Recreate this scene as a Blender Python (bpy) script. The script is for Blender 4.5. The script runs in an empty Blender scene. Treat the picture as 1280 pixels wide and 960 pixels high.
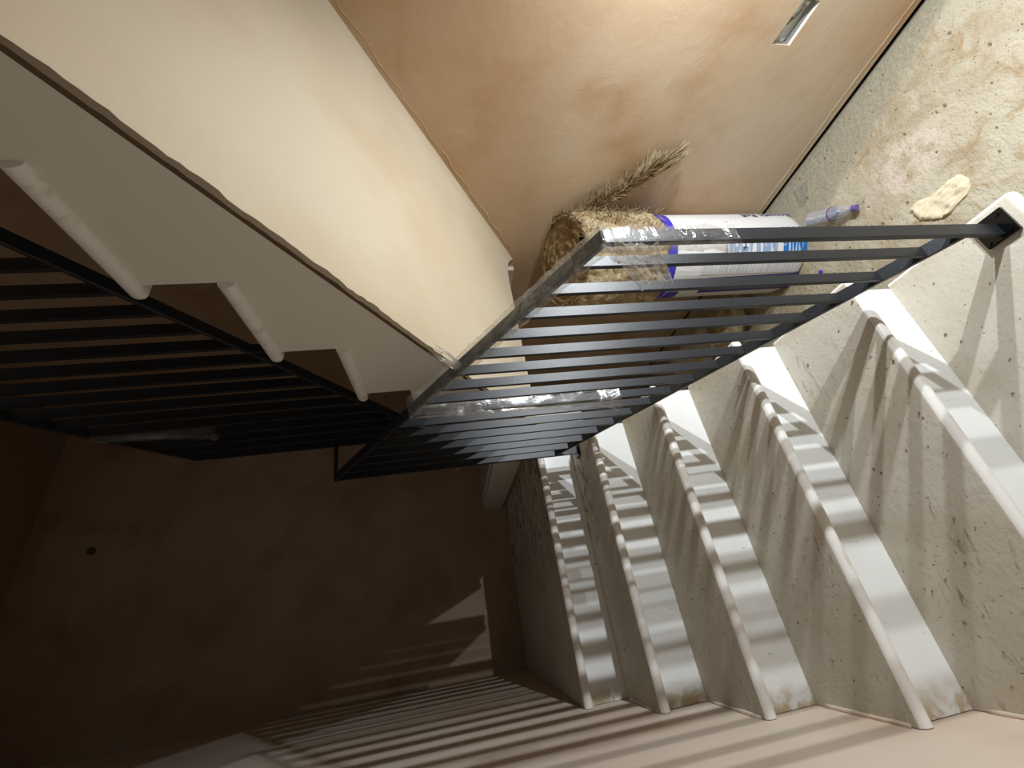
import bpy, bmesh, math, random
from mathutils import Vector, Matrix, noise
random.seed(7)
D = bpy.data
S = bpy.context.scene
COL = S.collection
PI = math.pi

# ------------------------------------------------------------------ camera
CAM = Vector((0.3763, -0.4983, 1.3740))
R = [Vector((-0.1525, -0.1108, -0.9821)), Vector((-0.8679, 0.4904, 0.0794)), Vector((0.4728, 0.8644, -0.1710))]
cd = D.cameras.new('camera'); cam = D.objects.new('camera', cd); COL.objects.link(cam)
cd.sensor_width = 36; cd.lens = 518.2945 / 1280 * 36; cd.clip_start = 0.02
ex = R[0].normalized(); ez = -(R[2] - R[2].dot(ex) * ex).normalized(); ey = ez.cross(ex)
m = Matrix.Identity(4)
for i in range(3):
    m[i][0], m[i][1], m[i][2], m[i][3] = ex[i], ey[i], ez[i], CAM[i]
cam.matrix_world = m
S.camera = cam

# ------------------------------------------------------------------ world, lamps, exposure
w = D.worlds.new('world'); S.world = w; w.use_nodes = True
w.node_tree.nodes['Background'].inputs[0].default_value = (0.9, 0.85, 0.8, 1)
w.node_tree.nodes['Background'].inputs[1].default_value = 0.11
S.view_settings.view_transform = 'Standard'; S.view_settings.look = 'None'
S.view_settings.exposure = 0.0; S.view_settings.gamma = 1.0
try: S.view_settings.use_curve_mapping = False
except Exception: pass

def flood(name, loc, target, power, color, size=0.025):
    l = D.lights.new(name, 'AREA'); l.shape = 'DISK'; l.size = size; l.energy = power; l.color = color
    o = D.objects.new(name, l); COL.objects.link(o); o.location = loc
    o.rotation_euler = (Vector(target) - Vector(loc)).to_track_quat('-Z', 'Y').to_euler()
    return o
flood('flood_lamp', (1.86, -0.80, 0.56), (0.75, 1.2, -0.20), 23, (0.89, 0.95, 1.0))
flood('flood_lamp', (2.10, -0.57, 0.60), (0.60, 1.0, -0.10), 21, (0.93, 0.97, 1.0))

# ------------------------------------------------------------------ dimensions (metres)
r = 0.185; g = 0.2908; n = 0.0359; T = 0.036
g2 = 0.2855; yL = 1.1659; zU = 8 * r
SL = r / g; SL2 = r / g2
XR = 2.2627; YB = 2.9927; ZF = -0.6904; ZC = 4.35; YF = -2.6
XM = 1.2064; XS = 1.1199
TX = 1.072       # right-hand end of the lower treads

# ------------------------------------------------------------------ helpers
def lin(c):
    return tuple(((x / 255 + 0.055) / 1.055) ** 2.4 if x / 255 > 0.04045 else x / 255 / 12.92 for x in c) + (1,)
class NT:
    def __init__(s, name):
        s.m = D.materials.new(name); s.m.use_nodes = True; s.t = s.m.node_tree; s.n = s.t.nodes; s.l = s.t.links
        s.b = s.n['Principled BSDF']; s.out = s.n['Material Output']
        s.co = s.n.new('ShaderNodeTexCoord').outputs['Object']
    def noise(s, scale, detail=4, rough=0.55, vec=None, dist=0.0):
        x = s.n.new('ShaderNodeTexNoise'); x.inputs['Scale'].default_value = scale
        x.inputs['Detail'].default_value = detail; x.inputs['Roughness'].default_value = rough
        x.inputs['Distortion'].default_value = dist
        s.l.new(vec or s.co, x.inputs['Vector']); return x.outputs['Fac']
    def ramp(s, fac, stops):
        x = s.n.new('ShaderNodeValToRGB'); e = x.color_ramp.elements
        while len(e) < len(stops): e.new(0.5)
        for q, (p, c) in zip(e, stops): q.position = p; q.color = c if len(c) == 4 else c + (1,)
        s.l.new(fac, x.inputs[0]); return x.outputs[0]
    def mask(s, fac, a, b):
        x = s.n.new('ShaderNodeMapRange'); x.interpolation_type = 'SMOOTHSTEP'
        x.inputs['From Min'].default_value = a; x.inputs['From Max'].default_value = b
        s.l.new(fac, x.inputs['Value']); return x.outputs['Result']
    def math(s, op, a, b):
        x = s.n.new('ShaderNodeMath'); x.operation = op
        for i, v in enumerate((a, b)):
            if isinstance(v, (int, float)): x.inputs[i].default_value = v
            else: s.l.new(v, x.inputs[i])
        return x.outputs[0]
    def mix(s, fac, a, b, mode='MIX'):
        x = s.n.new('ShaderNodeMix'); x.data_type = 'RGBA'; x.blend_type = mode
        for k, v in ((0, fac), (6, a), (7, b)):
            if isinstance(v, (int, float)): x.inputs[k].default_value = v
            elif isinstance(v, tuple): x.inputs[k].default_value = v
            else: s.l.new(v, x.inputs[k])
        return x.outputs[2]
    def xyz(s):
        x = s.n.new('ShaderNodeSeparateXYZ'); s.l.new(s.co, x.inputs[0]); return x.outputs
    def scaled(s, v):
        x = s.n.new('ShaderNodeMapping'); x.inputs['Scale'].default_value = v; s.l.new(s.co, x.inputs[0]); return x.outputs[0]
    def col(s, c):
        if isinstance(c, tuple): s.b.inputs['Base Color'].default_value = c
        else: s.l.new(c, s.b.inputs['Base Color'])
        return s
    def rough(s, v, spec=None):
        if isinstance(v, (int, float)): s.b.inputs['Roughness'].default_value = v
        else: s.l.new(v, s.b.inputs['Roughness'])
        if spec is not None: s.b.inputs['Specular IOR Level'].default_value = spec
        return s
    def bump(s, h, strength=0.3, dist=0.01):
        x = s.n.new('ShaderNodeBump'); x.inputs['Strength'].default_value = strength; x.inputs['Distance'].default_value = dist
        s.l.new(h, x.inputs['Height'])
        pv = s.b.inputs['Normal']
        if pv.is_linked: s.l.new(pv.links[0].from_socket, x.inputs['Normal'])
        s.l.new(x.outputs[0], pv); return s

def flat(name, c, rough=0.6, metal=0.0, spec=0.5):
    t = NT(name); t.col(lin(c)).rough(rough, spec); t.b.inputs['Metallic'].default_value = metal
    t.bump(t.noise(60, 3), 0.08, 0.004); return t.m

def plaster(name, base, damp, pale, seed=0.0, sc=1.0, amt=.8, stage=None):
    t = NT(name)
    mp = t.n.new('ShaderNodeMapping'); mp.inputs['Location'].default_value = (seed, seed * 1.7, seed * .6); t.l.new(t.co, mp.inputs[0])
    v = mp.outputs[0]
    a = t.noise(1.5 * sc, 2, .45, v, .1); b = t.noise(2.6 * sc, 3, .5, v, .15); f = t.noise(38, 5, .65, v)
    c = t.mix(t.mask(a, .36, .66), lin(base), lin(pale))
    c = t.mix(t.math('MULTIPLY', t.mask(b, .46, .76), amt), c, lin(damp))
    if stage is not None:                                # a later coat, still wet and brown above this height
        z = t.math('ADD', t.xyz()[2], t.math('MULTIPLY', t.noise(2.2, 3), .35))
        c = t.mix(t.math('MULTIPLY', t.mask(z, stage + .12, stage + .42), .42), c, lin(damp))
    c = t.mix(t.math('MULTIPLY', t.mask(f, .45, .8), .14), c, lin(pale))
    t.col(c).rough(.62, .25)
    sv = t.n.new('ShaderNodeMapping'); sv.inputs['Scale'].default_value = (6, 2.2, 3.0); sv.inputs['Rotation'].default_value = (.5, .3, .4); t.l.new(t.co, sv.inputs[0])
    t.bump(t.noise(3.0, 4, .6, sv.outputs[0], 1.2), .2, .010); t.bump(f, .12, .004)
    return t.m

M = {}
M['plaster_left'] = plaster('pink_plaster_left', (210, 192, 174), (202, 180, 160), (216, 202, 186), 3.1)
M['plaster_back'] = plaster('brown_damp_plaster', (166, 142, 120), (146, 116, 92), (176, 154, 132), 8.4)
M['plaster_right'] = plaster('pink_plaster_right', (198, 172, 142), (176, 136, 94), (206, 188, 164), 1.3, 1.1, .75, .62)
M['plaster_soffit'] = plaster('cream_plaster', (212, 197, 170), (208, 186, 156), (218, 206, 182), 5.7, 1.0, .6)
M['ceiling'] = flat('ceiling_plaster', (150, 125, 100), .8)

def concrete_floor():
    t = NT('dusty_concrete')
    a = t.noise(2.2, 5, .6, None, .5); b = t.noise(9, 6, .65, None, .8); f = t.noise(55, 4, .7); sp = t.noise(130, 2, .5)
    c = t.mix(t.mask(a, .38, .62), lin((178, 165, 140)), lin((202, 194, 172)))
    c = t.mix(t.math('MULTIPLY', t.mask(b, .50, .70), .7), c, lin((168, 140, 102)))
    c = t.mix(t.math('MULTIPLY', t.mask(b, .46, .34), .6), c, lin((206, 198, 178)))
    c = t.mix(t.math('MULTIPLY', t.mask(f, .56, .72), .35), c, lin((214, 204, 182)))
    c = t.mix(t.mask(sp, .70, .76), c, lin((96, 80, 62)))
    # greyer band that runs along the wall, its straight edge drifting away from it
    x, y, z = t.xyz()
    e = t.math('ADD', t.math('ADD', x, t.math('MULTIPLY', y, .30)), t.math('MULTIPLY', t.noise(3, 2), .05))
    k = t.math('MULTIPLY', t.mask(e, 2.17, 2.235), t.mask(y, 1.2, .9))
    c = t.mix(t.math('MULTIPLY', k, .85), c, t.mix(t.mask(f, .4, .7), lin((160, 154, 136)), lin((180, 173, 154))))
    # trodden splash of pale pink plaster
    dx = t.math('SUBTRACT', x, 1.80); dy = t.math('SUBTRACT', y, .40)
    dd = t.math('ADD', t.math('MULTIPLY', dx, t.math('MULTIPLY', dx, 2.2)), t.math('MULTIPLY', dy, dy))
    sp2 = t.math('MULTIPLY', t.mask(dd, .050, .004), t.mask(t.noise(16, 4, .65), .40, .58))
    c = t.mix(t.math('MULTIPLY', sp2, .8), c, lin((222, 206, 192)))
    t.col(c).rough(.85, .2)
    t.bump(b, .5, .02); t.bump(f, .8, .01); return t.m
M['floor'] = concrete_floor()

def tread_mat():
    t = NT('dusty_stone_tread')
    a = t.noise(3, 4, .55); f = t.noise(45, 5, .7); sp = t.noise(120, 2, .5, t.scaled((1, .7, 1)))
    st = t.noise(26, 5, .7, t.scaled((.35, 1, 1)), 1.5)
    x, y, z = t.xyz()
    c = t.mix(t.mask(a, .35, .65), lin((204, 199, 186)), lin((192, 184, 166)))
    c = t.mix(t.math('MULTIPLY', t.mask(f, .5, .75), .4), c, lin((172, 162, 142)))
    wear = t.math('MULTIPLY', t.mask(st, .56, .72), t.mask(t.noise(2.3, 3), .46, .62))
    c = t.mix(t.math('MULTIPLY', wear, .75), c, lin((112, 98, 78)))
    c = t.mix(t.math('MULTIPLY', t.mask(sp, .68, .74), .8), c, lin((96, 84, 68)))
    # dark smears trodden into the landing and the top tread near the open side
    sm = t.noise(11, 5, .65, t.scaled((.8, 1.6, 1)), 1.6)
    k = t.math('MULTIPLY', t.mask(sm, .50, .60), t.math('MULTIPLY', t.mask(x, .38, .8), t.mask(y, 1.16, 1.5)))
    c = t.mix(t.math('MULTIPLY', k, .8), c, lin((58, 50, 42)))
    t.col(c).rough(.6, .35)
    t.bump(f, .3, .006); t.bump(st, .25, .006); return t.m
M['tread'] = tread_mat()

def riser_mat(name, base):
    t = NT(name)
    x, y, z = t.xyz()
    b = t.noise(14, 5, .65, t.scaled((1, 1, 1)), .6)
    smear = t.noise(30, 4, .6, t.scaled((1.6, 1, .5)), 1.0)
    c = t.mix(t.math('MULTIPLY', t.mask(t.noise(5, 3), .5, .75), .3), lin(base), lin((208, 206, 196)))
    c = t.mix(t.math('MULTIPLY', t.mask(smear, .66, .74), .75), c, lin((150, 138, 116)))
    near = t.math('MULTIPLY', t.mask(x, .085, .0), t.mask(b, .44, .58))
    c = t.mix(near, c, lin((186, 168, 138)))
    t.col(c).rough(.32, .45)
    t.bump(t.noise(22, 3), .05, .004); return t.m
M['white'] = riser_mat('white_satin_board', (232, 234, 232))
def nosing_white():
    t = NT('white_satin_nosing')
    c = t.mix(t.math('MULTIPLY', t.mask(t.noise(28, 4, .6, t.scaled((.3, 1, 1))), .55, .7), .5), lin((232, 230, 224)), lin((190, 178, 156)))
    t.col(c).rough(.4, .4); t.bump(t.noise(30, 3), .06, .003); return t.m
M['nosing'] = nosing_white()
M['stringer'] = flat('white_painted_stringer', (226, 222, 212), .6, 0, .3)
M['raw_edge'] = flat('torn_board_edge', (98, 84, 66), .95, 0, .1)
M['timber'] = flat('pale_timber', (206, 196, 178), .7)

def steel():
    t = NT('black_powder_coated_steel')
    f = t.noise(420, 2, .5); s_ = t.noise(90, 3, .6)
    t.col(t.mix(t.math('MULTIPLY', t.mask(s_, .62, .75), .25), lin((24, 28, 34)), lin((78, 80, 84))))
    t.rough(.40, .5); t.bump(f, .35, .001); t.bump(s_, .10, .002); return t.m
M['steel'] = steel()
M['plate'] = flat('glossy_black_plate', (8, 8, 9), .22, 0, .3)
M['bright'] = flat('bright_metal', (190, 190, 186), .25, 1.0)

def film(name='clear_stretch_film', lo=.12, hi=.40):
    t = NT(name)
    t.n.remove(t.b)
    tr = t.n.new('ShaderNodeBsdfTransparent'); tr.inputs[0].default_value = (.96, .95, .93, 1)
    gl = t.n.new('ShaderNodeBsdfGlossy'); gl.inputs['Roughness'].default_value = .2; gl.inputs[0].default_value = (.75, .75, .75, 1)
    df = t.n.new('ShaderNodeBsdfDiffuse'); df.inputs[0].default_value = (.8, .8, .77, 1)
    tl = t.n.new('ShaderNodeBsdfTranslucent'); tl.inputs[0].default_value = (.8, .8, .77, 1)
    m0 = t.n.new('ShaderNodeMixShader'); m0.inputs[0].default_value = .45
    t.l.new(df.outputs[0], m0.inputs[1]); t.l.new(tl.outputs[0], m0.inputs[2])
    m1 = t.n.new('ShaderNodeMixShader'); m1.inputs[0].default_value = .35
    t.l.new(m0.outputs[0], m1.inputs[1]); t.l.new(gl.outputs[0], m1.inputs[2])
    m2 = t.n.new('ShaderNodeMixShader')
    st = t.noise(22, 4, .65, t.scaled((1, 1, .45)), 1.5)
    x = t.n.new('ShaderNodeMapRange'); x.inputs['From Min'].default_value = .45; x.inputs['From Max'].default_value = .72
    x.inputs['To Min'].default_value = lo; x.inputs['To Max'].default_value = hi
    t.l.new(st, x.inputs['Value']); t.l.new(x.outputs[0], m2.inputs[0])
    t.l.new(tr.outputs[0], m2.inputs[1]); t.l.new(m1.outputs[0], m2.inputs[2])
    t.l.new(m2.outputs[0], t.out.inputs[0])
    bp = t.n.new('ShaderNodeBump'); bp.inputs['Strength'].default_value = .6; bp.inputs['Distance'].default_value = .006
    t.l.new(st, bp.inputs['Height'])
    for q in (gl, df, tl): t.l.new(bp.outputs[0], q.inputs['Normal'])
    return t.m
M['film'] = film()
M['milky_film'] = film('milky_torn_film', .34, .62)

def wool(name='brown_mineral_wool', c0=(164, 137, 98), c1=(214, 195, 158), c2=(108, 83, 52)):
    t = NT(name)
    a = t.noise(9, 5, .7); f = t.noise(46, 6, .8, t.scaled((1, 1, .6)), .4); h = t.noise(17, 5, .75)
    c = t.mix(t.mask(a, .36, .60), lin(c0), lin(c1))
    c = t.mix(t.math('MULTIPLY', t.mask(f, .54, .68), .7), c, lin(c2))
    c = t.mix(t.math('MULTIPLY', t.mask(h, .60, .70), .8), c, lin(c2))
    t.col(c).rough(.95, .08); t.bump(f, 1.0, .015); t.bump(h, .8, .02); return t.m
M['wool'] = wool()
M['wool_end'] = wool('brown_wool_end', (134, 110, 76), (164, 140, 102), (92, 70, 44))
M['wool_dark'] = flat('dark_wool_fibre', (128, 106, 76), .95, 0, .1)
def sleeve():
    t = NT('white_printed_sleeve')
    f = t.noise(18, 5, .6, t.scaled((1, 1, .15)), .8)
    t.col(t.mix(t.math('MULTIPLY', t.mask(f, .5, .75), .35), lin((232, 232, 232)), lin((190, 192, 196))))
    t.rough(.35, .4); t.bump(f, .5, .01); return t.m
M['sleeve'] = sleeve()
M['purple'] = flat('purple_print', (66, 58, 186), .4)
M['deep_purple'] = flat('deep_purple_print', (62, 46, 126), .4)
M['blue'] = flat('bright_blue_print', (24, 120, 200), .4)
M['pale_blue'] = flat('pale_blue_print', (150, 172, 206), .4)
M['ink'] = flat('violet_ink', (84, 72, 132), .5)
M['rag'] = flat('cream_cloth', (232, 220, 190), .9, 0, .1)
M['galv'] = flat('galvanised_steel', (196, 198, 194), .35, .35)
M['dark'] = flat('dark_void', (22, 18, 15), .95, 0, .05)
M['green_wire'] = flat('green_yellow_sheath', (168, 184, 60), .45)
M['grey_wire'] = flat('grey_cable', (168, 166, 160), .5)
M['grit'] = flat('grit', (142, 124, 98), .95, 0, .1)
M['paper'] = flat('white_paper', (226, 224, 216), .8)
M['yellow'] = flat('yellow_print', (228, 220, 70), .5)
def pet():
    t = NT('clear_bottle_plastic'); t.n.remove(t.b)
    tr = t.n.new('ShaderNodeBsdfTransparent'); tr.inputs[0].default_value = (.97, .97, .98, 1)
    gl = t.n.new('ShaderNodeBsdfGlossy'); gl.inputs['Roughness'].default_value = .08
    df = t.n.new('ShaderNodeBsdfDiffuse'); df.inputs[0].default_value = (.82, .84, .86, 1)
    m1 = t.n.new('ShaderNodeMixShader'); m1.inputs[0].default_value = .5
    t.l.new(df.outputs[0], m1.inputs[1]); t.l.new(gl.outputs[0], m1.inputs[2])
    m2 = t.n.new('ShaderNodeMixShader'); m2.inputs[0].default_value = .5
    t.l.new(tr.outputs[0], m2.inputs[1]); t.l.new(m1.outputs[0], m2.inputs[2]); t.l.new(m2.outputs[0], t.out.inputs[0])
    bp = t.n.new('ShaderNodeBump'); bp.inputs['Strength'].default_value = .5; bp.inputs['Distance'].default_value = .004
    t.l.new(t.noise(60, 3), bp.inputs['Height']); t.l.new(bp.outputs[0], gl.inputs['Normal'])
    return t.m
M['pet'] = pet()
M['cap'] = flat('purple_cap', (110, 92, 158), .4)

def obj(name, bm, mat, parent=None, smooth=False, kind=None, label=None):
    me = D.meshes.new(name)
    bmesh.ops.recalc_face_normals(bm, faces=bm.faces)
    bm.to_mesh(me); bm.free()
    if mat: me.materials.append(mat)
    if smooth:
        for p in me.polygons: p.use_smooth = True
    o = D.objects.new(name, me); COL.objects.link(o)
    if parent:
        o.parent = parent; o.matrix_parent_inverse = Matrix.Translation(-parent.location)
    if kind: o['kind'] = kind
    if label: o['label'] = label
    return o
def thing(name, label, cat, loc, group=None):
    o = D.objects.new(name, None); COL.objects.link(o); o.location = loc; o.empty_display_size = .05
    o['label'] = label; o['category'] = cat
    if group: o['group'] = group
    return o
def tag(o, label, cat, group=None):
    o['label'] = label; o['category'] = cat
    if group: o['group'] = group
    return o
def struct(name, bm, mat, parent=None, smooth=False):
    o = obj(name, bm, mat, parent, smooth)
    if not parent: o['kind'] = 'structure'
    return o

def box(bm, lo, hi):
    v = [bm.verts.new((x, y, z)) for x in (lo[0], hi[0]) for y in (lo[1], hi[1]) for z in (lo[2], hi[2])]
    for f in ((0, 1, 3, 2), (4, 6, 7, 5), (0, 4, 5, 1), (2, 3, 7, 6), (0, 2, 6, 4), (1, 5, 7, 3)):
        bm.faces.new([v[i] for i in f])
    return v
def BX(lo, hi, bevel=0, seg=2):
    bm = bmesh.new(); box(bm, lo, hi)
    if bevel: bmesh.ops.bevel(bm, geom=list(bm.edges), offset=bevel, segments=seg, profile=.6, affect='EDGES')
    return bm
def prism(bm, poly, axis, a, b):
    """poly of 2-D points extruded along axis 0 (x) or 1 (y) or 2 (z) from a to b"""
    def mk(p, t):
        if axis == 0: return (t, p[0], p[1])
        if axis == 1: return (p[0], t, p[1])
        return (p[0], p[1], t)
    A = [bm.verts.new(mk(p, a)) for p in poly]; B = [bm.verts.new(mk(p, b)) for p in poly]
    bm.faces.new(A); bm.faces.new(B[::-1])
    k = len(poly)
    for i in range(k): bm.faces.new((A[i], A[(i + 1) % k], B[(i + 1) % k], B[i]))
    return bm
def tube(bm, pts, rad, seg=8, caps=True):
    pts = [Vector(p) for p in pts]; rings = []
    for i, p in enumerate(pts):
        d = (pts[min(i + 1, len(pts) - 1)] - pts[max(i - 1, 0)]).normalized()
        u = d.cross(Vector((0, 0, 1)))
        if u.length < 1e-3: u = d.cross(Vector((1, 0, 0)))
        u.normalize(); v = d.cross(u)
        rr = rad[i] if isinstance(rad, (list, tuple)) else rad
        rings.append([bm.verts.new(p + (u * math.cos(2 * PI * k / seg) + v * math.sin(2 * PI * k / seg)) * rr) for k in range(seg)])
    for a, b in zip(rings, rings[1:]):
        for k in range(seg): bm.faces.new((a[k], a[(k + 1) % seg], b[(k + 1) % seg], b[k]))
    if caps:
        bm.faces.new(rings[0]); bm.faces.new(rings[-1][::-1])
    return bm
def flatbar(bm, p, q, width, thick, wdir):
    """flat steel bar from p to q, width along wdir"""
    p, q, wd = Vector(p), Vector(q), Vector(wdir).normalized()
    t = (q - p).normalized().cross(wd).normalized()
    v = []
    for c in (p, q):
        for s, e in ((-1, -1), (1, -1), (1, 1), (-1, 1)):
            v.append(bm.verts.new(c + wd * (s * width / 2) + t * (e * thick / 2)))
    for f in ((0, 1, 2, 3), (7, 6, 5, 4), (0, 4, 5, 1), (1, 5, 6, 2), (2, 6, 7, 3), (3, 7, 4, 0)):
        bm.faces.new([v[i] for i in f])
    return bm
def bev(bm, off, seg=2):
    bmesh.ops.bevel(bm, geom=list(bm.edges), offset=off, segments=seg, profile=.6, affect='EDGES'); return bm

# ------------------------------------------------------------------ the shell
struct('wall_left', BX((-.12, YF, ZF), (0, YB, ZC)), M['plaster_left'])
wb = struct('wall_back', BX((-.12, YB, ZF), (XR + .15, YB + .12, ZC)), M['plaster_back'])
struct('wall_front', BX((-.12, YF - .12, ZF), (XR + .15, YF, 1.9)), M['plaster_back'])
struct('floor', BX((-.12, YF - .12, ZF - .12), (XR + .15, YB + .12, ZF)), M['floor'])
struct('ceiling', BX((-.12, 1.6, ZC), (XR + .15, YB + .12, ZC + .1)), M['ceiling'])
# right wall with the chased hole for the socket box; the skim stops short of the floor
SOCK = [Vector((XR, .184, -.188)), Vector((XR, .182, -.102)), Vector((XR, .033, -.138)), Vector((XR, .036, -.212))]
def wall_right():
    bm = bmesh.new(); zb = ZF + .030
    o = [bm.verts.new(p) for p in ((XR, YB, zb), (XR, YB, ZC), (XR, YF, ZC), (XR, YF, zb))]
    i = [bm.verts.new(p) for p in SOCK]
    for k in range(4): bm.faces.new((o[k], o[(k + 1) % 4], i[(k + 1) % 4], i[k]))
    j = [bm.verts.new(p + Vector((.012, 0, 0))) for p in SOCK]
    for k in range(4): bm.faces.new((i[k], i[(k + 1) % 4], j[(k + 1) % 4], j[k]))
    q = [bm.verts.new((XR + .012, y, zb)) for y in (YB, YF)]
    bm.faces.new((o[3], o[0], q[0], q[1]))
    return bm
wr = struct('wall_right', wall_right(), M['plaster_right'])
struct('substrate', BX((XR + .045, YF, ZF), (XR + .15, YB, ZC)), M['dark'], wr)
struct('skirting_gap', BX((XR + .012, YF, ZF), (XR + .044, YB, ZF + .03)), M['dark'], wr)
# ridge of filler and a hairline crack where the wall meets the sloping soffit
def soff_z(y): return zU - .4357 + SL2 * (yL - y)
bm = bmesh.new()
pts = []
for i in range(60):
    y = 1.25 - i * .04
    pts.append((XR + .001, y, soff_z(y) - .088 + .006 * math.sin(i * 1.7) + .004 * random.uniform(-1, 1)))
tube(bm, pts, [.0022 + .0018 * random.random() for _ in pts], 5)
struct('filler_ridge', bm, M['plaster_right'], wr, True)

bm = bmesh.new(); pts = []
for i in range(70):
    y = YB - .05 - i * .05
    pts.append((XR + .0005, y, ZF + .062 + .008 * noise.noise((y * 3, 1, 2)) + .003 * random.uniform(-1, 1)))
tube(bm, pts, [.002 + .0025 * random.random() for _ in pts], 5)
struct('skim_lip', bm, M['plaster_right'], wr, True)
# short dark cylinder added for a dark spot high on the far wall
bm = bmesh.new(); tube(bm, [(1.195, YB + .01, 3.916), (1.20, YB - .03, 3.91)], .022, 10)
struct('dark_wall_spot', bm, M['raw_edge'], wb, True)

# ------------------------------------------------------------------ staircases
def tread_bm(x0, x1, y0, y1, z, ends=(False, True), front=-1):
    """slab with rounded nosing towards y0 (front=-1) or y1 (front=1) and rounded open ends"""
    bm = bmesh.new(); box(bm, (x0, y0, z - T), (x1, y1, z))
    fy = y0 if front < 0 else y1
    es = []
    for e in bm.edges:
        a, b = e.verts[0].co, e.verts[1].co
        horiz = abs(a.z - b.z) < 1e-6
        onf = abs(a.y - fy) < 1e-6 and abs(b.y - fy) < 1e-6
        oR = ends[1] and abs(a.x - x1) < 1e-6 and abs(b.x - x1) < 1e-6
        oL = ends[0] and abs(a.x - x0) < 1e-6 and abs(b.x - x0) < 1e-6
        if horiz and (onf or oR or oL): es.append(e)
        elif not horiz and onf and (oR or oL): es.append(e)
    bmesh.ops.bevel(bm, geom=es, offset=T * .46, segments=5, profile=.5, affect='EDGES')
    return bm
def smooth_auto(o, ang=.6):
    me = o.data
    for p in me.polygons: p.use_smooth = True
    try: me.set_sharp_from_angle(angle=ang)
    except Exception: pass
    return o
def make_tread(parent, nm, *a, **k):
    """the stone-coloured top board with its white rounded nosing"""
    o = obj(nm, tread_bm(*a, **k), M['tread'], parent)
    o.data.materials.append(M['nosing'])
    x0, x1, y0, y1, z = a[:5]; front = k.get('front', -1)
    for p in o.data.polygons:
        if p.normal.z < .93: p.material_index = 1
    return smooth_auto(o)

low = thing('staircase', 'lower flight of white risers and dusty stone treads rising beside the left plaster wall', 'staircase', (.53, 0, ZF))
for k in range(-3, 5):
    y = k * g
    make_tread(low, 'tread', 0.002, TX, y, y + g + n, k * r, ends=(False, True))
    zl = ZF if k == -3 else (k - 1) * r
    obj('riser', BX((0.002, y + n, zl), (1.052, y + n + .018, k * r - T)), M['white'], low)
y = 5 * g
obj('riser', BX((0.002, y + n, 4 * r), (1.052, y + n + .018, 5 * r - T)), M['white'], low)
def slices(parts, x0, x1, dirn):
    """sawtooth board from (y0, y1, bottom0, bottom1, top) slices that share their edges, thickness x0..x1"""
    bm = bmesh.new(); cache = {}
    def V(y, z):
        k = (round(y, 5), round(z, 5))
        if k not in cache: cache[k] = bm.verts.new((x0, y, z))
        return cache[k]
    for i, (a, b, za, zb_, t) in enumerate(parts):
        loop = [(a, za), (b, zb_)]
        if i + 1 < len(parts) and zb_ + 1e-4 < parts[i + 1][4] < t - 1e-4: loop.append((b, parts[i + 1][4]))
        loop += [(b, t), (a, t)]
        if i > 0 and za + 1e-4 < parts[i - 1][4] < t - 1e-4: loop.append((a, parts[i - 1][4]))
        bm.faces.new([V(*q) for q in loop])
    ex_ = bmesh.ops.extrude_face_region(bm, geom=list(bm.faces))
    for v in ex_['geom']:
        if isinstance(v, bmesh.types.BMVert): v.co.x = x1
    return bm
P_ = []
for k in range(-3, 5):
    ya, yb_ = k * g + n + .004, (k + 1) * g + n + .004
    P_.append((ya, yb_, max(ZF, k * r - .36), max(ZF, (k + 1) * r - .36), k * r - T))
obj('stringer', slices(P_, 1.030, 1.051, 1), M['stringer'], low)
# plaster bead squeezed along the wall edge
for k in range(0, 5):
    bm = bmesh.new()
    pts = [(0.004, k * g + n + .012 + .02 * 0, k * r + .004)]
    pts = [(0.003, k * g + .03 + i * (g / 9), k * r + .001) for i in range(9)]
    tube(bm, pts, [.004 + .004 * random.random() for _ in pts], 6)
    obj('plaster_bead', bm, M['plaster_left'], low, True)

land = thing('landing', 'half landing with two white steps between the flights, against the dark brown wall', 'landing', (1.1, 2.2, .62))
make_tread(land, 'landing_board', 0.002, XM, 5 * g, YB - .002, 5 * r, ends=(False, False))
obj('support_block', BX((.002, 5 * g + .06, .62), (XM + .1, YB - .002, 5 * r - T)), M['stringer'], land)
def side_tread(x0, x1, y0, y1, z):
    bm = bmesh.new(); box(bm, (x0, y0, z - T), (x1, y1, z))
    es = [e for e in bm.edges if all(abs(v.co.x - x0) < 1e-6 for v in e.verts) and abs(e.verts[0].co.z - e.verts[1].co.z) < 1e-6]
    bmesh.ops.bevel(bm, geom=es, offset=T * .46, segments=5, profile=.5, affect='EDGES'); return bm
Y5 = 5 * g + .005
obj('riser', BX((XM, Y5, 5 * r), (XM + .018, YB - .002, 6 * r - T)), M['white'], land)
obj('riser', BX((XM + .30, Y5, 6 * r), (XM + .318, YB - .002, 7 * r - T)), M['white'], land)
for x0, x1, z in ((XM - .0241, XM + .30, 6 * r), (XM + .276, XR - .002, 7 * r)):
    o = obj('tread', side_tread(x0, x1, Y5, YB - .002, z), M['tread'], land); o.data.materials.append(M['nosing'])
    for p in o.data.polygons:
        if p.normal.z < .93: p.material_index = 1
    smooth_auto(o)
obj('front_board', BX((XM - .0, yL - n + .02, 7 * r - T), (XR - .002, Y5, 7 * r)), M['tread'], land)
obj('soffit_board', BX((XS + .005, 1.345, .93), (XR - .002, YB - .002, .948)), M['plaster_back'], land)
obj('fascia', BX((XS + .005, Y5 - .018, .948), (XS + .023, YB - .002, 5 * r + .18)), M['stringer'], land)
obj('batten', BX((XR - .035, 1.40, .86), (XR - .002, 2.4, .93), .003), M['timber'], land, label='pale timber batten under the landing')

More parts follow.
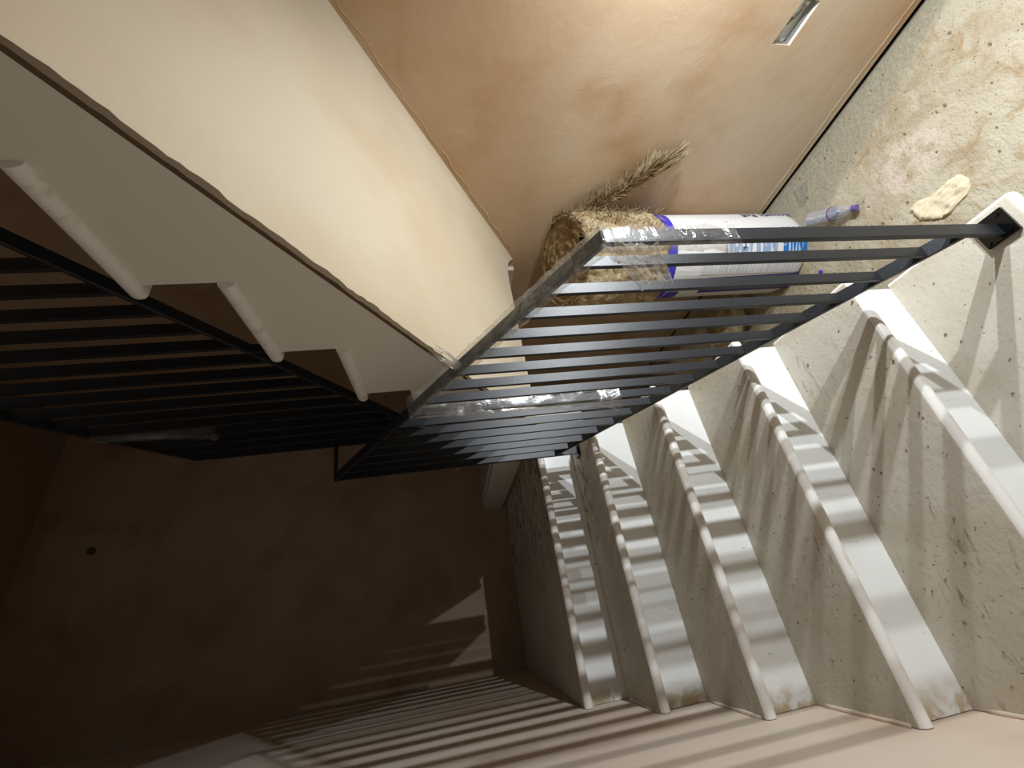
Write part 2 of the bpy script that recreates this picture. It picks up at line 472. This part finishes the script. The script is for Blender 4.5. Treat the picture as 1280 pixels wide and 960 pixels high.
up = thing('staircase', 'upper flight seen from below, cream plastered underside and white sawtooth side with rounded tread ends', 'staircase', (1.7, 0, 7 * r))
NJ = 10
for j in range(NJ):
    yf = yL - j * g2; z = zU + j * r
    make_tread(up, 'tread', XS - .018, XR - .002, yf - g2 - n, yf, z, ends=(True, False), front=1)
    obj('riser', BX((XS + .002, yf - n - .018, z - r), (XR - .002, yf - n, z - T)), M['white'], up)
P_ = [(1.345, yL - n, soff_z(1.345), soff_z(yL - n), 7 * r - T)]
for j in range(NJ):
    ya, yb_ = yL - j * g2 - n, yL - (j + 1) * g2 - n
    P_.append((ya, yb_, soff_z(ya), soff_z(yb_), zU + j * r - T + .002))
ye = yL - NJ * g2 - n
obj('stringer', slices(P_, XS, XS + .03, -1), M['stringer'], up)
# plastered soffit with a soft cove where it runs into the right wall, torn edge at the open side
bm = bmesh.new()
prof = [(XS + .014, -.006), (XS + .03, -.009), (1.4, -.008), (1.8, -.009), (2.05, -.010), (2.15, -.013), (2.20, -.019), (2.235, -.030), (2.252, -.044), (XR - .001, -.062)]
rows = []
for i in range(41):
    y = 1.345 - i * (1.345 - ye) / 40
    rows.append([bm.verts.new((x + (random.uniform(-.003, .003) if k == 0 else 0), y, soff_z(y) + dz + .0008 * math.sin(i * .9 + k))) for k, (x, dz) in enumerate(prof)] +
                [bm.verts.new((XR - .001, y, soff_z(y) + .004)), bm.verts.new((XS + .014, y, soff_z(y) + .004))])
for a, b in zip(rows, rows[1:]):
    for k in range(len(a)): bm.faces.new((a[k], a[(k + 1) % len(a)], b[(k + 1) % len(a)], b[k]))
bm.faces.new(rows[0]); bm.faces.new(rows[-1][::-1])
so = obj('soffit_plaster', bm, M['plaster_soffit'], up); smooth_auto(so)
bm = bmesh.new()
rows = []
for i in range(220):
    y = 1.345 - i * (1.345 - ye) / 219; z = soff_z(y)
    a = .012 + .006 * noise.noise((y * 14, 0, 3)) + .003 * noise.noise((y * 70, 2, 3)) + .002 * random.uniform(-1, 1); b = -.011 + .003 * noise.noise((y * 19, 5, 1)) + random.uniform(-.0015, .0015)
    rows.append([bm.verts.new(q) for q in ((XS - .0005, y, z + .001), (XS + .001, y, z + b), (XS + a + .006, y, z + b - .001), (XS + a + .006, y, z + .001))])
for a, b in zip(rows, rows[1:]):
    for k in range(4): bm.faces.new((a[k], a[(k + 1) % 4], b[(k + 1) % 4], b[k]))
bm.faces.new(rows[0]); bm.faces.new(rows[-1][::-1])
obj('torn_edge', bm, M['raw_edge'], up)
bm = bmesh.new()
prism(bm, [(1.345, soff_z(1.345) - .011), (1.345, 5 * r), (1.36, 5 * r), (1.36, soff_z(1.345) - .011)], 0, XS + .03, XR)
obj('end_board', bm, M['plaster_soffit'], up)

# ------------------------------------------------------------------ railings of flat black bars
SP = .0820
def hz(y): return 1.030 + SL * (y - .0627)          # handrail centre line
def bz(y): return .082 + .5737 * y                  # bottom rail centre line
XW = .998
rl = thing('stair_railing', 'black flat bar railing of the lower flight, its handrail wrapped in clear film', 'railing', (XW, .0627, 0))
nb = 17
for i in range(nb):
    y = .044 + i * SP if i else .0600
    if i == 0:
        po = obj('newel_post', bev(flatbar(bmesh.new(), (XW, y, .008), (XW, y, hz(y)), .036, .012, (1, 0, 0)), .001, 1), M['steel'], rl)
        pl = obj('base_plate', BX((XW - .026, y - .031, 0), (XW + .046, y + .037, .010), .002), M['plate'], po)
    elif i == nb - 1:
        po = obj('newel_post', bev(flatbar(bmesh.new(), (XW, y, 4 * r + .008), (XW, y, hz(y)), .036, .012, (1, 0, 0)), .001, 1), M['steel'], rl)
        obj('base_plate', BX((XW - .03, y - .02, 4 * r), (XW + .04, y + .04, 4 * r + .010), .002), M['plate'], po)
    else:
        obj('baluster', bev(flatbar(bmesh.new(), (XW, y, bz(y)), (XW, y, hz(y)), .030, .010, (1, 0, 0)), .001, 1), M['steel'], rl)
y1 = .044 + (nb - 1) * SP
obj('bottom_rail', bev(flatbar(bmesh.new(), (XW, .06, bz(.06)), (XW, y1, bz(y1)), .034, .011, (1, 0, 0)), .001, 1), M['steel'], rl)
obj('handrail', bev(flatbar(bmesh.new(), (XW, .057, hz(.057)), (XW, y1 + .006, hz(y1 + .006)), .036, .012, (1, 0, 0)), .001, 1), M['steel'], rl)
obj('return_rail', bev(flatbar(bmesh.new(), (XW - .02, y1, hz(y1)), (1.18, y1, hz(y1) + .006), .014, .014, (0, 0, 1)), .001, 1), M['steel'], rl)
for (dx, dy) in ((-.016, -.020), (.034, -.020), (-.016, .026), (.034, .026)):
    bm = bmesh.new(); tube(bm, [(XW + dx, .0627 + dy, .0095), (XW + dx, .0627 + dy, .013)], .005, 8)
    o = obj('bolt', bm, M['plate'], pl) if False else obj('bolt', bm, M['plate'], rl)

XU = 1.18
def uhz(y): return zU + 1.130 + SL2 * (yL - y)
def ubz(y): return zU + .0965 + SL2 * (yL - y)
ru = thing('stair_railing', 'dark flat bar railing of the upper flight, unlit, seen through the sawtooth side', 'railing', (XU, 1.405, 6 * r))
ys = [1.405 - i * .0815 for i in range(32)]
for i, y in enumerate(ys):
    if i == 0:
        obj('newel_post', bev(flatbar(bmesh.new(), (XU, y, 6 * r), (XU, y, uhz(y)), .040, .012, (1, 0, 0)), .001, 1), M['steel'], ru)
    else:
        obj('baluster', bev(flatbar(bmesh.new(), (XU, y, ubz(y)), (XU, y, uhz(y)), .036, .012, (1, 0, 0)), .001, 1), M['steel'], ru)
obj('bottom_rail', bev(flatbar(bmesh.new(), (XU, 1.405, ubz(1.405)), (XU, ys[-1], ubz(ys[-1])), .034, .011, (1, 0, 0)), .001, 1), M['steel'], ru)
obj('handrail', bev(flatbar(bmesh.new(), (XU, 1.411, uhz(1.411)), (XU, ys[-1], uhz(ys[-1])), .040, .012, (1, 0, 0)), .001, 1), M['steel'], ru)
for y in (.62, -.2, -1.0):                             # feet of the bottom rail on the treads
    j = max(0, math.floor((yL - y) / g2)); 
    obj('foot', bev(flatbar(bmesh.new(), (XU, y, zU + j * r), (XU, y, ubz(y)), .030, .010, (1, 0, 0)), .001, 1), M['steel'], ru)

# ------------------------------------------------------------------ clear film left on the railings
def sleeve_film(p, q, w_, t_, wdir, segs, seed, flare=0.0, amp=.004):
    """wrinkled open tube of film round a flat bar from p to q"""
    bm = bmesh.new(); p, q, wd = Vector(p), Vector(q), Vector(wdir).normalized()
    ax = (q - p).normalized(); th = ax.cross(wd).normalized(); K = 18; rows = []
    for i in range(segs + 1):
        s = i / segs; c = p.lerp(q, s); ring = []
        for k in range(K):
            a = 2 * PI * k / K; ca, sa = math.cos(a), math.sin(a)
            sx = math.copysign(abs(ca) ** .5, ca) * (w_ / 2); sy = math.copysign(abs(sa) ** .5, sa) * (t_ / 2)
            nn = noise.noise((c.y * 30 + seed, c.z * 30 + ca * 2, sa * 3 + seed)) * amp + random.uniform(-.001, .001)
            f = 1 + flare * max(0, s - .9) * 10
            ring.append(bm.verts.new(c + (wd * (sx + math.copysign(nn, ca)) + th * (sy + abs(nn) * math.copysign(1, sa))) * f + ax * random.uniform(-.004, .004)))
        rows.append(ring)
    for a, b in zip(rows, rows[1:]):
        for k in range(K): bm.faces.new((a[k], a[(k + 1) % K], b[(k + 1) % K], b[k]))
    return bm
def sheet_film(corners, nu, nv, amp, seed, fr=9):
    bm = bmesh.new(); A, B, C_, D_ = [Vector(c) for c in corners]
    nrm = (B - A).cross(D_ - A).normalized(); G = []
    for i in range(nu + 1):
        row = []
        for j in range(nv + 1):
            u, v = i / nu, j / nv
            pt = A.lerp(B, u).lerp(D_.lerp(C_, u), v)
            pt += nrm * amp * (noise.noise((u * fr + seed, v * fr * .5, seed)) + .5 * noise.noise((u * fr * 2.7, v * fr * 2 + seed, 4)))
            row.append(bm.verts.new(pt))
        G.append(row)
    for i in range(nu):
        for j in range(nv): bm.faces.new((G[i][j], G[i + 1][j], G[i + 1][j + 1], G[i][j + 1]))
    return bm
FG = 'clear film left on the railings'
o = obj('plastic_film', sleeve_film((XW, .050, hz(.050)), (XW, .745, hz(.745)), .056, .028, (1, 0, 0), 70, 2.0, .5, .006), M['film'], None, True)
tag(o, 'long clear film sleeve along the sloping handrail of the lower railing', 'plastic film', FG)
o = obj('plastic_film', sleeve_film((XW, .0627, hz(.0627) + .008), (XW, .0627, .735), .052, .026, (1, 0, 0), 60, 9.0, .35, .007), M['film'], None, True)
tag(o, 'crinkled whitish film wrapped round the top of the near end post', 'plastic film', FG)
bm = sheet_film([(.968, .046, 1.045), (.962, .044, .925), (.955, .142, .850), (.958, .158, .925)], 20, 20, .03, 3.3)
o = obj('plastic_film', bm, M['milky_film'], None, True)
tag(o, 'loose pouch of torn film hanging below the wrapped handrail corner', 'plastic film', FG)
yb = .044 + 9 * SP
bm = sleeve_film((XW - .004, yb - .03, 1.43), (XW - .004, yb + .004, .745), .056, .028, (1, 0, 0), 50, 17.0, .8, .009)
o = obj('plastic_film', bm, M['film'], None, True)
tag(o, 'crumpled film strip running down a baluster from the handrail wrap', 'plastic film', FG)
bm = bmesh.new()
for q in range(9):
    a = Vector((XW - .01, .50 + .03 * random.uniform(-1, 1), hz(.50) + .006)); d = Vector((.02 + .03 * random.random(), -.03 + .02 * random.uniform(-1, 1), .055 + .03 * random.random()))
    tube(bm, [a, a + d * .5 + Vector((random.uniform(-.01, .01), 0, 0)), a + d], [.005, .004, .001], 5)
o = obj('plastic_film', bm, M['film'], None, True)
tag(o, 'torn tuft of film sticking up from the middle of the handrail wrap', 'plastic film', FG)
bm = sleeve_film((XU, 1.10, uhz(1.10) + .0), (XU, 1.155, 2.26), .056, .030, (1, 0, 0), 30, 23.0, .4, .008)
o = obj('plastic_film', bm, M['film'], None, True)
tag(o, 'dull strip of film on a bar of the unlit upper railing', 'plastic film', FG)

# ------------------------------------------------------------------ upright insulation roll by the wall
RC = Vector((2.009, 1.118)); RR = .228
roll = thing('insulation_roll', 'upright mineral wool roll, brown wool bursting above its white printed sleeve, against the right wall', 'insulation roll', (RC.x, RC.y, ZF))
def cyl(u, z, rad=RR): return (RC.x + rad * math.sin(u), RC.y - rad * math.cos(u), z)   # u = 0 faces the stairs' foot (-y)
def drum(z0, z1, rad, segs, rows_, fn, cap0=True, cap1=True):
    bm = bmesh.new(); rows = []
    for i in range(rows_ + 1):
        z = z0 + (z1 - z0) * i / rows_
        rows.append([bm.verts.new(fn(2 * PI * k / segs, z, i / rows_)) for k in range(segs)])
    for a, b in zip(rows, rows[1:]):
        for k in range(segs): bm.faces.new((a[k], a[(k + 1) % segs], b[(k + 1) % segs], b[k]))
    if cap0: bm.faces.new(rows[0])
    if cap1: bm.faces.new(rows[-1][::-1])
    return bm
ZS = .165; ZW = .665
def f_sleeve(u, z, s):
    q = RR * (1 + .006 * noise.noise((math.sin(u) * 3, math.cos(u) * 3, z * 2.5)))
    if s < .04: q *= .93 + s * 1.75
    return cyl(u, z, q)
smooth_auto(obj('sleeve', drum(ZF, ZS, RR, 96, 40, f_sleeve), M['sleeve'], roll), .9)
def wtop(u, k):                                          # the roll's upper end is ragged and leans towards the stairs
    return (ZW - ZS + .01) + k * (-.055 * math.cos(u + .79) - .01)
def f_wool(u, z, s):
    p = Vector((math.sin(u), math.cos(u), z))
    q = .256 + .016 * noise.fractal(p * 5, 1.0, 2.0, 4) + .010 * noise.noise(p * 14) + .008 * noise.noise(p * 31)
    if s < .10: q -= .022 * (1 - s / .10)
    if s > .9: q -= .022 * ((s - .9) / .1) ** 2
    x, y, zz = cyl(u, z, q)
    zz = ZS - .01 + (zz - ZS + .01) * wtop(u, 1) / wtop(u, 0)
    return (min(x - .020, XR - .006 - .004 * random.random()), y, zz + .010 * noise.noise(p * 6))
smooth_auto(obj('wool_core', drum(ZS - .01, ZW, .24, 120, 44, f_wool, True, False), M['wool'], roll), 1.2)
bm = bmesh.new(); rows = []                              # rolled end: a spiral of layers seen from above
for i in range(31):
    s = i / 30; row = []
    for k in range(96):
        u = 2 * PI * k / 96; q = .240 * (1 - s) + .002
        ph = (q / .045 + u / (2 * PI)) * 2 * PI
        z = ZW + .0045 * math.sin(ph + 2 * noise.noise((math.sin(u) * q * 14, math.cos(u) * q * 14, 7))) * (1 if s > .03 else 0) - .004 + .012 * noise.fractal(Vector((math.sin(u) * q * 24, math.cos(u) * q * 24, 2)), 1.0, 2.0, 4) - .03 * max(0, s - .7)
        z += (-.055 * math.cos(u + .79)) * q / .24 - .01; x, y, _ = cyl(u, z, q); row.append(bm.verts.new((min(x - .020, XR - .006), y, z)))
    rows.append(row)
for a, b in zip(rows, rows[1:]):
    for k in range(96): bm.faces.new((a[k], a[(k + 1) % 96], b[(k + 1) % 96], b[k]))
bm.faces.new(rows[-1])
obj('rolled_end', bm, M['wool_end'], roll, True)
bm = bmesh.new()
tube(bm, [cyl(-.42, ZW - .050, .205), cyl(-.35, ZW - .052, .214), cyl(-.25, ZW - .052, .220), cyl(-.18, ZW - .046, .224)], [.006, .014, .013, .004], 8)
obj('layer_gap_shade', bm, M['dark'], roll, True)  # solid dark tube, its colour stands in for shade between the layers
def strands(name, n_, start, direc, spread, length, rad, mat):
    bm = bmesh.new()
    for _ in range(n_):
        s = random.random(); a = Vector(start(s)); d = Vector(direc(s)) + Vector([random.gauss(0, spread) for _ in range(3)])
        d.normalize(); L = length * random.uniform(.4, 1.2); side = Vector([random.gauss(0, .25) for _ in range(3)])
        pts = [a, a + d * L * .4 + side * L * .12, a + d * L * .75 + side * L * .1, a + d * L]
        for q in pts: q.x = min(q.x, XR - .004)
        rr = rad * random.uniform(.5, 1.4); tube(bm, pts, [rr, rr, rr * .8, rr * .25], 4)
    return obj(name, bm, mat, roll, True, kind='stuff')
def seg(*P):
    P = [Vector(q) for q in P]
    def f(s):
        t = s * (len(P) - 1); i = min(int(t), len(P) - 2); return P[i].lerp(P[i + 1], t - i)
    return f
# torn tail of wool dragged along the wall
strands('wool_tail', 520, seg((2.19, 1.00, .60), (2.20, .93, .47), (2.21, .85, .36), (2.22, .78, .27)), lambda s: (.1, -1.0, -.55), .30, .12, .0034, M['wool_dark'])
strands('wool_tail', 300, seg((2.20, .93, .47), (2.215, .80, .30), (2.22, .70, .22)), lambda s: (.05, -1.0, -.3), .30, .10, .0030, M['wool'])
strands('wool_tail', 300, seg((2.215, .84, .31), (2.22, .72, .21), (2.225, .66, .17)), lambda s: (.0, -1.0, -.85), .12, .12, .0028, M['wool'])
strands('wool_tail', 160, seg((2.20, .76, .24), (2.21, .68, .16)), lambda s: (-.15, -1.0, -1.0), .10, .12, .0028, M['wool'])
strands('wool_fibres', 900, lambda s: cyl(-1.9 + 3.4 * random.random(), ZS + (ZW - ZS - .05) * random.random(), .252), lambda s: (-.3, -1.0, random.uniform(-1, 1)), .6, .05, .0016, M['wool'])
strands('wool_fibres', 260, lambda s: cyl(-2.3 + 3.6 * s, ZW - .014 - .055 * math.cos(-2.3 + 3.6 * s + .79), .240), lambda s: (-.4, -.6, .8), .6, .04, .0018, M['wool_dark'])
# printing on the sleeve
def patch(name, u0, u1, z0, z1, mat, rad=RR + .0025, nu=20, skew=0.0, nz=12):
    bm = bmesh.new(); G = [[bm.verts.new(cyl(u0 + (u1 - u0) * i / nu + skew * j / nz, z0 + (z1 - z0) * j / nz, rad)) for j in range(nz + 1)] for i in range(nu + 1)]
    for i in range(nu):
        for j in range(nz): bm.faces.new((G[i][j], G[i + 1][j], G[i + 1][j + 1], G[i][j + 1]))
    return obj(name, bm, mat, roll, True)
patch('purple_ring', -PI, PI, ZS - .066, ZS - .004, M['purple'], RR + .003, 72, 0, 3)
patch('purple_band', -1.78, -1.25, ZF + .006, ZS - .27, M['deep_purple'], skew=-.05)
patch('purple_label', -2.10, -1.72, ZS - .15, ZS - .075, M['purple'])
def fine():
    t = NT('grey_small_print')
    x, y, z = t.xyz(); k = t.n.new('ShaderNodeTexWhiteNoise'); k.noise_dimensions = '1D'
    t.l.new(t.math('FLOOR', t.math('MULTIPLY', z, 150), 0), k.inputs['W'])
    t.col(t.mix(t.mask(k.outputs[0], .3, .7), lin((222, 223, 226)), lin((200, 202, 208)))).rough(.4); return t.m
M['fine_print'] = fine()
patch('fine_print', -1.22, -.90, ZF + .02, ZS - .22, M['fine_print'], RR + .0022)
def lettering(name, txt, u, z, size, mat, condense=1.0, font_bold=.0, rad=RR + .0035):
    """letters run up the roll; their tops point to the left of the roll as seen from the stairs"""
    cu = D.curves.new(name, 'FONT'); cu.body = txt; cu.size = size; cu.offset = font_bold; cu.resolution_u = 3
    tmp = D.objects.new(name + '_tmp', cu); COL.objects.link(tmp)
    dg = bpy.context.evaluated_depsgraph_get(); me = D.meshes.new_from_object(tmp.evaluated_get(dg))
    D.objects.remove(tmp)
    bm = bmesh.new(); bm.from_mesh(me); D.meshes.remove(me)
    bmesh.ops.triangulate(bm, faces=bm.faces)
    bmesh.ops.subdivide_edges(bm, edges=[e for e in bm.edges if e.calc_length() > size * .3], cuts=2)
    for v in bm.verts:
        a, b = v.co.x * condense, v.co.y
        v.co = Vector(cyl(u - b / RR, z + a, rad))
    return obj(name, bm, mat, roll)
U0 = -.17
lettering('lettering', 'KNAUF', U0, ZF + .006, .180, M['blue'], .25, .013)
lettering('lettering', 'INSULATION', U0, ZF + .190, .180, M['pale_blue'], .305, .010)
lettering('lettering', 'Acoustic', .50, ZF + .012, .064, M['ink'], .90, .0012)
lettering('lettering', 'Roll', .50, ZF + .235, .064, M['ink'], .90, .0012)

# ------------------------------------------------------------------ socket box in the right wall
sb = thing('wall_box', 'open galvanised back box with loose wires, set in the right plaster wall', 'electrical box', (XR + .04, .11, -.155))
bm = bmesh.new()
ins = [p + Vector((.013, 0, 0)) for p in SOCK]; cen = sum(ins, Vector()) / 4
f_ = [bm.verts.new(p) for p in ins]; b_ = [bm.verts.new(p + Vector((.030, 0, 0))) for p in ins]
for k in range(4): bm.faces.new((f_[k], f_[(k + 1) % 4], b_[(k + 1) % 4], b_[k]))
bm.faces.new(b_); obj('back_box', bm, M['galv'], sb)
ax = (SOCK[2] + SOCK[3] - SOCK[0] - SOCK[1]).normalized(); up_ = (SOCK[1] + SOCK[2] - SOCK[0] - SOCK[3]).normalized()
for s, t in ((-.045, .012), (-.015, .012), (.02, .012), (.05, .01)):
    c = cen + ax * s + up_ * t; bm = bmesh.new()
    tube(bm, [c + Vector((.0292, 0, 0)), c + Vector((.027, 0, 0))], .008, 10); obj('knockout', bm, M['dark'], sb)
for s in (-.062, .060):
    c = cen + ax * s; bm = bmesh.new(); box(bm, c + Vector((.001, -.006, -.008)), c + Vector((.003, .006, .008))); obj('lug', bm, M['galv'], sb)
for kk, (mat, s0, s1, ro) in enumerate((('grey_wire', -.01, .055, .0045), ('grey_wire', .0, .02, .004), ('green_wire', -.015, .012, .003), ('green_wire', -.02, .002, .0026))):
    a = cen + ax * s0 + Vector((.026, 0, 0)); b = cen + ax * s1 + up_ * .008 + Vector((.004 + .003 * kk, 0, 0)); bm = bmesh.new()
    mid = (a + b) / 2 + up_ * (-.012 + .008 * kk) + Vector((-.008, 0, 0))
    P = [a * (1 - t) ** 2 + mid * 2 * t * (1 - t) + b * t * t for t in [i / 8 for i in range(9)]]
    tube(bm, P, ro, 7); obj('wire', bm, M[mat], sb, True)
bm = bmesh.new(); flatbar(bm, ins[0] + Vector((-.004, 0, .001)), ins[3] + Vector((-.004, 0, .001)), .012, .0015, (1, 0, 0)); obj('box_lip', bm, M['paper'], sb)

def chip(c, sx, sy, sz, rot, seed, sub=2):
    bm = bmesh.new(); bmesh.ops.create_icosphere(bm, subdivisions=sub, radius=1)
    for v in bm.verts:
        k = 1 + .35 * noise.noise(v.co * 1.7 + Vector((seed, 0, 0))); v.co = Vector((v.co.x * sx * k, v.co.y * sy * k, v.co.z * sz * k))
    mz = min(v.co.z for v in bm.verts)
    Rz = Matrix.Rotation(rot, 3, 'Z')
    for v in bm.verts: v.co = Rz @ (v.co - Vector((0, 0, mz))) + Vector(c)
    return bm
# ------------------------------------------------------------------ bottle, rag and scraps on the floor
def lathe_along(p, d, prof, seg=28):
    p, d = Vector(p), Vector(d).normalized(); u = d.cross(Vector((0, 0, 1))).normalized(); v = u.cross(d)
    bm = bmesh.new(); rows = []
    for s, rad in prof:
        rows.append([bm.verts.new(p + d * s + (u * math.cos(2 * PI * k / seg) + v * math.sin(2 * PI * k / seg)) * rad) for k in range(seg)])
    for a, b in zip(rows, rows[1:]):
        for k in range(seg): bm.faces.new((a[k], a[(k + 1) % seg], b[(k + 1) % seg], b[k]))
    bm.faces.new(rows[0]); bm.faces.new(rows[-1][::-1]); return bm
bp, bq = Vector((1.962, .822, ZF + .034)), Vector((1.797, .620, ZF + .034)); bd = (bq - bp).normalized()
bt = thing('water_bottle', 'small clear plastic water bottle lying on the floor beside the roll', 'bottle', (bp.x, bp.y, ZF))
prof = [(0, .022), (.004, .030)]
for i in range(12): prof.append((.012 + i * .009, .0335 if i % 2 else .0318))
prof += [(.125, .033), (.150, .0338), (.178, .033), (.200, .028), (.218, .019), (.228, .0135), (.238, .0130)]
smooth_auto(obj('bottle_body', lathe_along(bp, bd, prof), M['pet'], bt), 1.0)
obj('cap', lathe_along(bp + bd * .238, bd, [(0, .0155), (.020, .0155), (.022, .013)]), M['cap'], bt, label='purple screw cap')
smooth_auto(obj('bottle_label', lathe_along(bp + bd * .128, bd, [(0, .0342), (.003, .0352), (.006, .0342)]), M['ink'], bt), 1.0)
obj('label_mark', chip(bp + bd * .178 + Vector((-.008, -.006, .020)), .012, .009, .007, .5, 2), M['pale_blue'], bt, True)

gl = [(1.614, .490), (1.548, .490), (1.493, .437), (1.488, .402), (1.497, .372), (1.502, .333), (1.516, .312), (1.548, .298), (1.588, .306), (1.598, .340), (1.595, .372), (1.599, .412), (1.620, .45)]
def rag():
    bm = bmesh.new(); N = 30; G = {}
    def inside(x, y):
        c = False
        for i in range(len(gl)):
            (x1, y1), (x2, y2) = gl[i], gl[i - 1]
            if (y1 > y) != (y2 > y) and x < (x2 - x1) * (y - y1) / (y2 - y1) + x1: c = not c
        return c
    cx = sum(p[0] for p in gl) / len(gl); cy = sum(p[1] for p in gl) / len(gl)
    # rings shrinking towards the spine of the outline
    ring_n = 16; K = 120; per = []
    P = [Vector((p[0], p[1], 0)) for p in gl]; L = [(P[i] - P[i - 1]).length for i in range(len(P))]; tot = sum(L)
    for k in range(K):
        t = tot * k / K
        for i in range(len(P)):
            if t <= L[i]: per.append(P[i - 1].lerp(P[i], t / L[i])); break
            t -= L[i]
    rows = []
    for j in range(ring_n + 1):
        s = j / ring_n; row = []
        for q in per:
            spine = Vector((1.553 + .010 * math.sin((q.y - .3) * 14), min(max(q.y, .335), .455), 0))
            v = q.lerp(spine, s)
            ww = v.x * .94 + v.y * .34; vv = v.y * .94 - v.x * .34
            h = .005 + .008 * (1 - (1 - s) ** 2) + .012 * abs(noise.noise((ww * 60, vv * 14, 1.0))) + .008 * abs(noise.noise((ww * 95, vv * 30, 5))) + .009 * noise.noise((ww * 20, vv * 20, 9)) * min(1, 3 * s)
            row.append(bm.verts.new((v.x, v.y, ZF + max(.002, h))))
        rows.append(row)
    base = [bm.verts.new((q.x, q.y, ZF)) for q in per]
    rows = [base] + rows
    for a, b in zip(rows, rows[1:]):
        for k in range(K): bm.faces.new((a[k], a[(k + 1) % K], b[(k + 1) % K], b[k]))
    return bm
o = obj('rag', rag(), M['rag'], None, True); tag(o, 'crumpled cream cloth rag lying flat on the dusty floor near the railing foot', 'rag')

bm = sheet_film([(2.17, .735, ZF + .004), (2.08, .766, ZF + .03), (2.075, .846, ZF + .006), (2.20, .835, ZF + .002)], 10, 10, .012, 6.1)
o = obj('plastic_scrap', bm, M['milky_film'], None, True); tag(o, 'torn scrap of clear plastic on the floor by the right wall', 'scrap')
bm = chip((1.700, .949, ZF), .014, .010, .006, .4, 3); o = obj('blue_scrap', bm, M['purple'], None); tag(o, 'tiny blue scrap on the floor between the roll and the stairs', 'scrap')
bm = chip((1.79, 1.60, ZF), .24, .09, .10, -1.0, 8, 4)
for v in bm.verts: v.co += Vector((0, 0, 1)) * .012 * noise.noise(v.co * 40) + Vector((1, 0, 0)) * .008 * noise.noise(v.co * 55)
for v in bm.verts: v.co.z = max(v.co.z, ZF)
o = obj('wool_offcut', bm, M['wool'], None, True); tag(o, 'pale lump of torn wool on the floor behind the balusters', 'insulation scrap')
for i, (x, y, s, lab) in enumerate(((1.99, 2.07, .035, 'larger white crumb beyond the wool lump, behind the balusters'), (2.03, 2.15, .016, 'smallest white crumb on the floor, farthest behind the balusters'), (1.79, 1.74, .04, 'white crumb beside the stair edge, behind the balusters'))):
    o = obj('foam_crumb', chip((x, y, ZF), s, s * .7, s * .5, i, i * 3.3, 2), M['paper'], None); tag(o, lab, 'scrap', 'white crumbs under the stairs')
bag = thing('paper_bag', 'flat pale bag with a yellow panel lying under the stairs behind the balusters', 'bag', (1.87, 2.2, ZF))
def pillow(x0, x1, y0, y1, h, z0, N=16):
    bm = bmesh.new(); G = []
    for i in range(N + 1):
        row = []
        for j in range(N + 1):
            u, v = i / N, j / N; q = (1 - (2 * u - 1) ** 4) * (1 - (2 * v - 1) ** 4)
            row.append(bm.verts.new((x0 + (x1 - x0) * u, y0 + (y1 - y0) * v, z0 + .002 + h * q + .006 * q * noise.noise((u * 6, v * 6, 3)))))
        G.append(row)
    for i in range(N):
        for j in range(N): bm.faces.new((G[i][j], G[i + 1][j], G[i + 1][j + 1], G[i][j + 1]))
    bm.faces.new([G[i][0] for i in range(N + 1)] + [G[N][j] for j in range(1, N + 1)] + [G[i][N] for i in range(N - 1, -1, -1)] + [G[0][j] for j in range(N - 1, 0, -1)])
    return bm
obj('bag_body', pillow(1.62, 2.12, 1.88, 2.52, .06, ZF), M['paper'], bag, True)
obj('yellow_panel', pillow(1.72, 1.92, 1.95, 2.36, .064, ZF + .004), M['yellow'], bag, True, label='yellow printed panel')

# loose grit and crumbs of plaster: nobody could count them
bm = bmesh.new()
for _ in range(420):
    x, y = random.uniform(1.15, XR - .03), random.uniform(-.3, 2.0); s = random.choice((.0015, .002, .002, .003, .0045))
    if (x - RC.x) ** 2 + (y - RC.y) ** 2 < .075: continue
    q = bmesh.ops.create_icosphere(bm, subdivisions=1, radius=s, matrix=Matrix.Translation((x, y, ZF + s * .4)) @ Matrix.Diagonal((random.uniform(.7, 2.2), random.uniform(.6, 1.4), .7, 1)))
o = obj('floor_grit', bm, M['grit'], None, kind='stuff'); tag(o, 'loose grit and plaster crumbs scattered over the concrete floor', 'grit')
bm = bmesh.new()
for _ in range(160):
    k = random.choice((0, 0, 1, 1, 2, 3, 4)); x = random.uniform(.03, 1.03); y = k * g + random.uniform(.02, g); s = random.choice((.0012, .0016, .002, .003))
    bmesh.ops.create_icosphere(bm, subdivisions=1, radius=s, matrix=Matrix.Translation((x, y, k * r + s * .4)) @ Matrix.Diagonal((random.uniform(.7, 1.8), random.uniform(.6, 1.4), .7, 1)))
o = obj('tread_grit', bm, M['grit'], None, kind='stuff'); tag(o, 'fine grit scattered over the stone treads', 'grit')
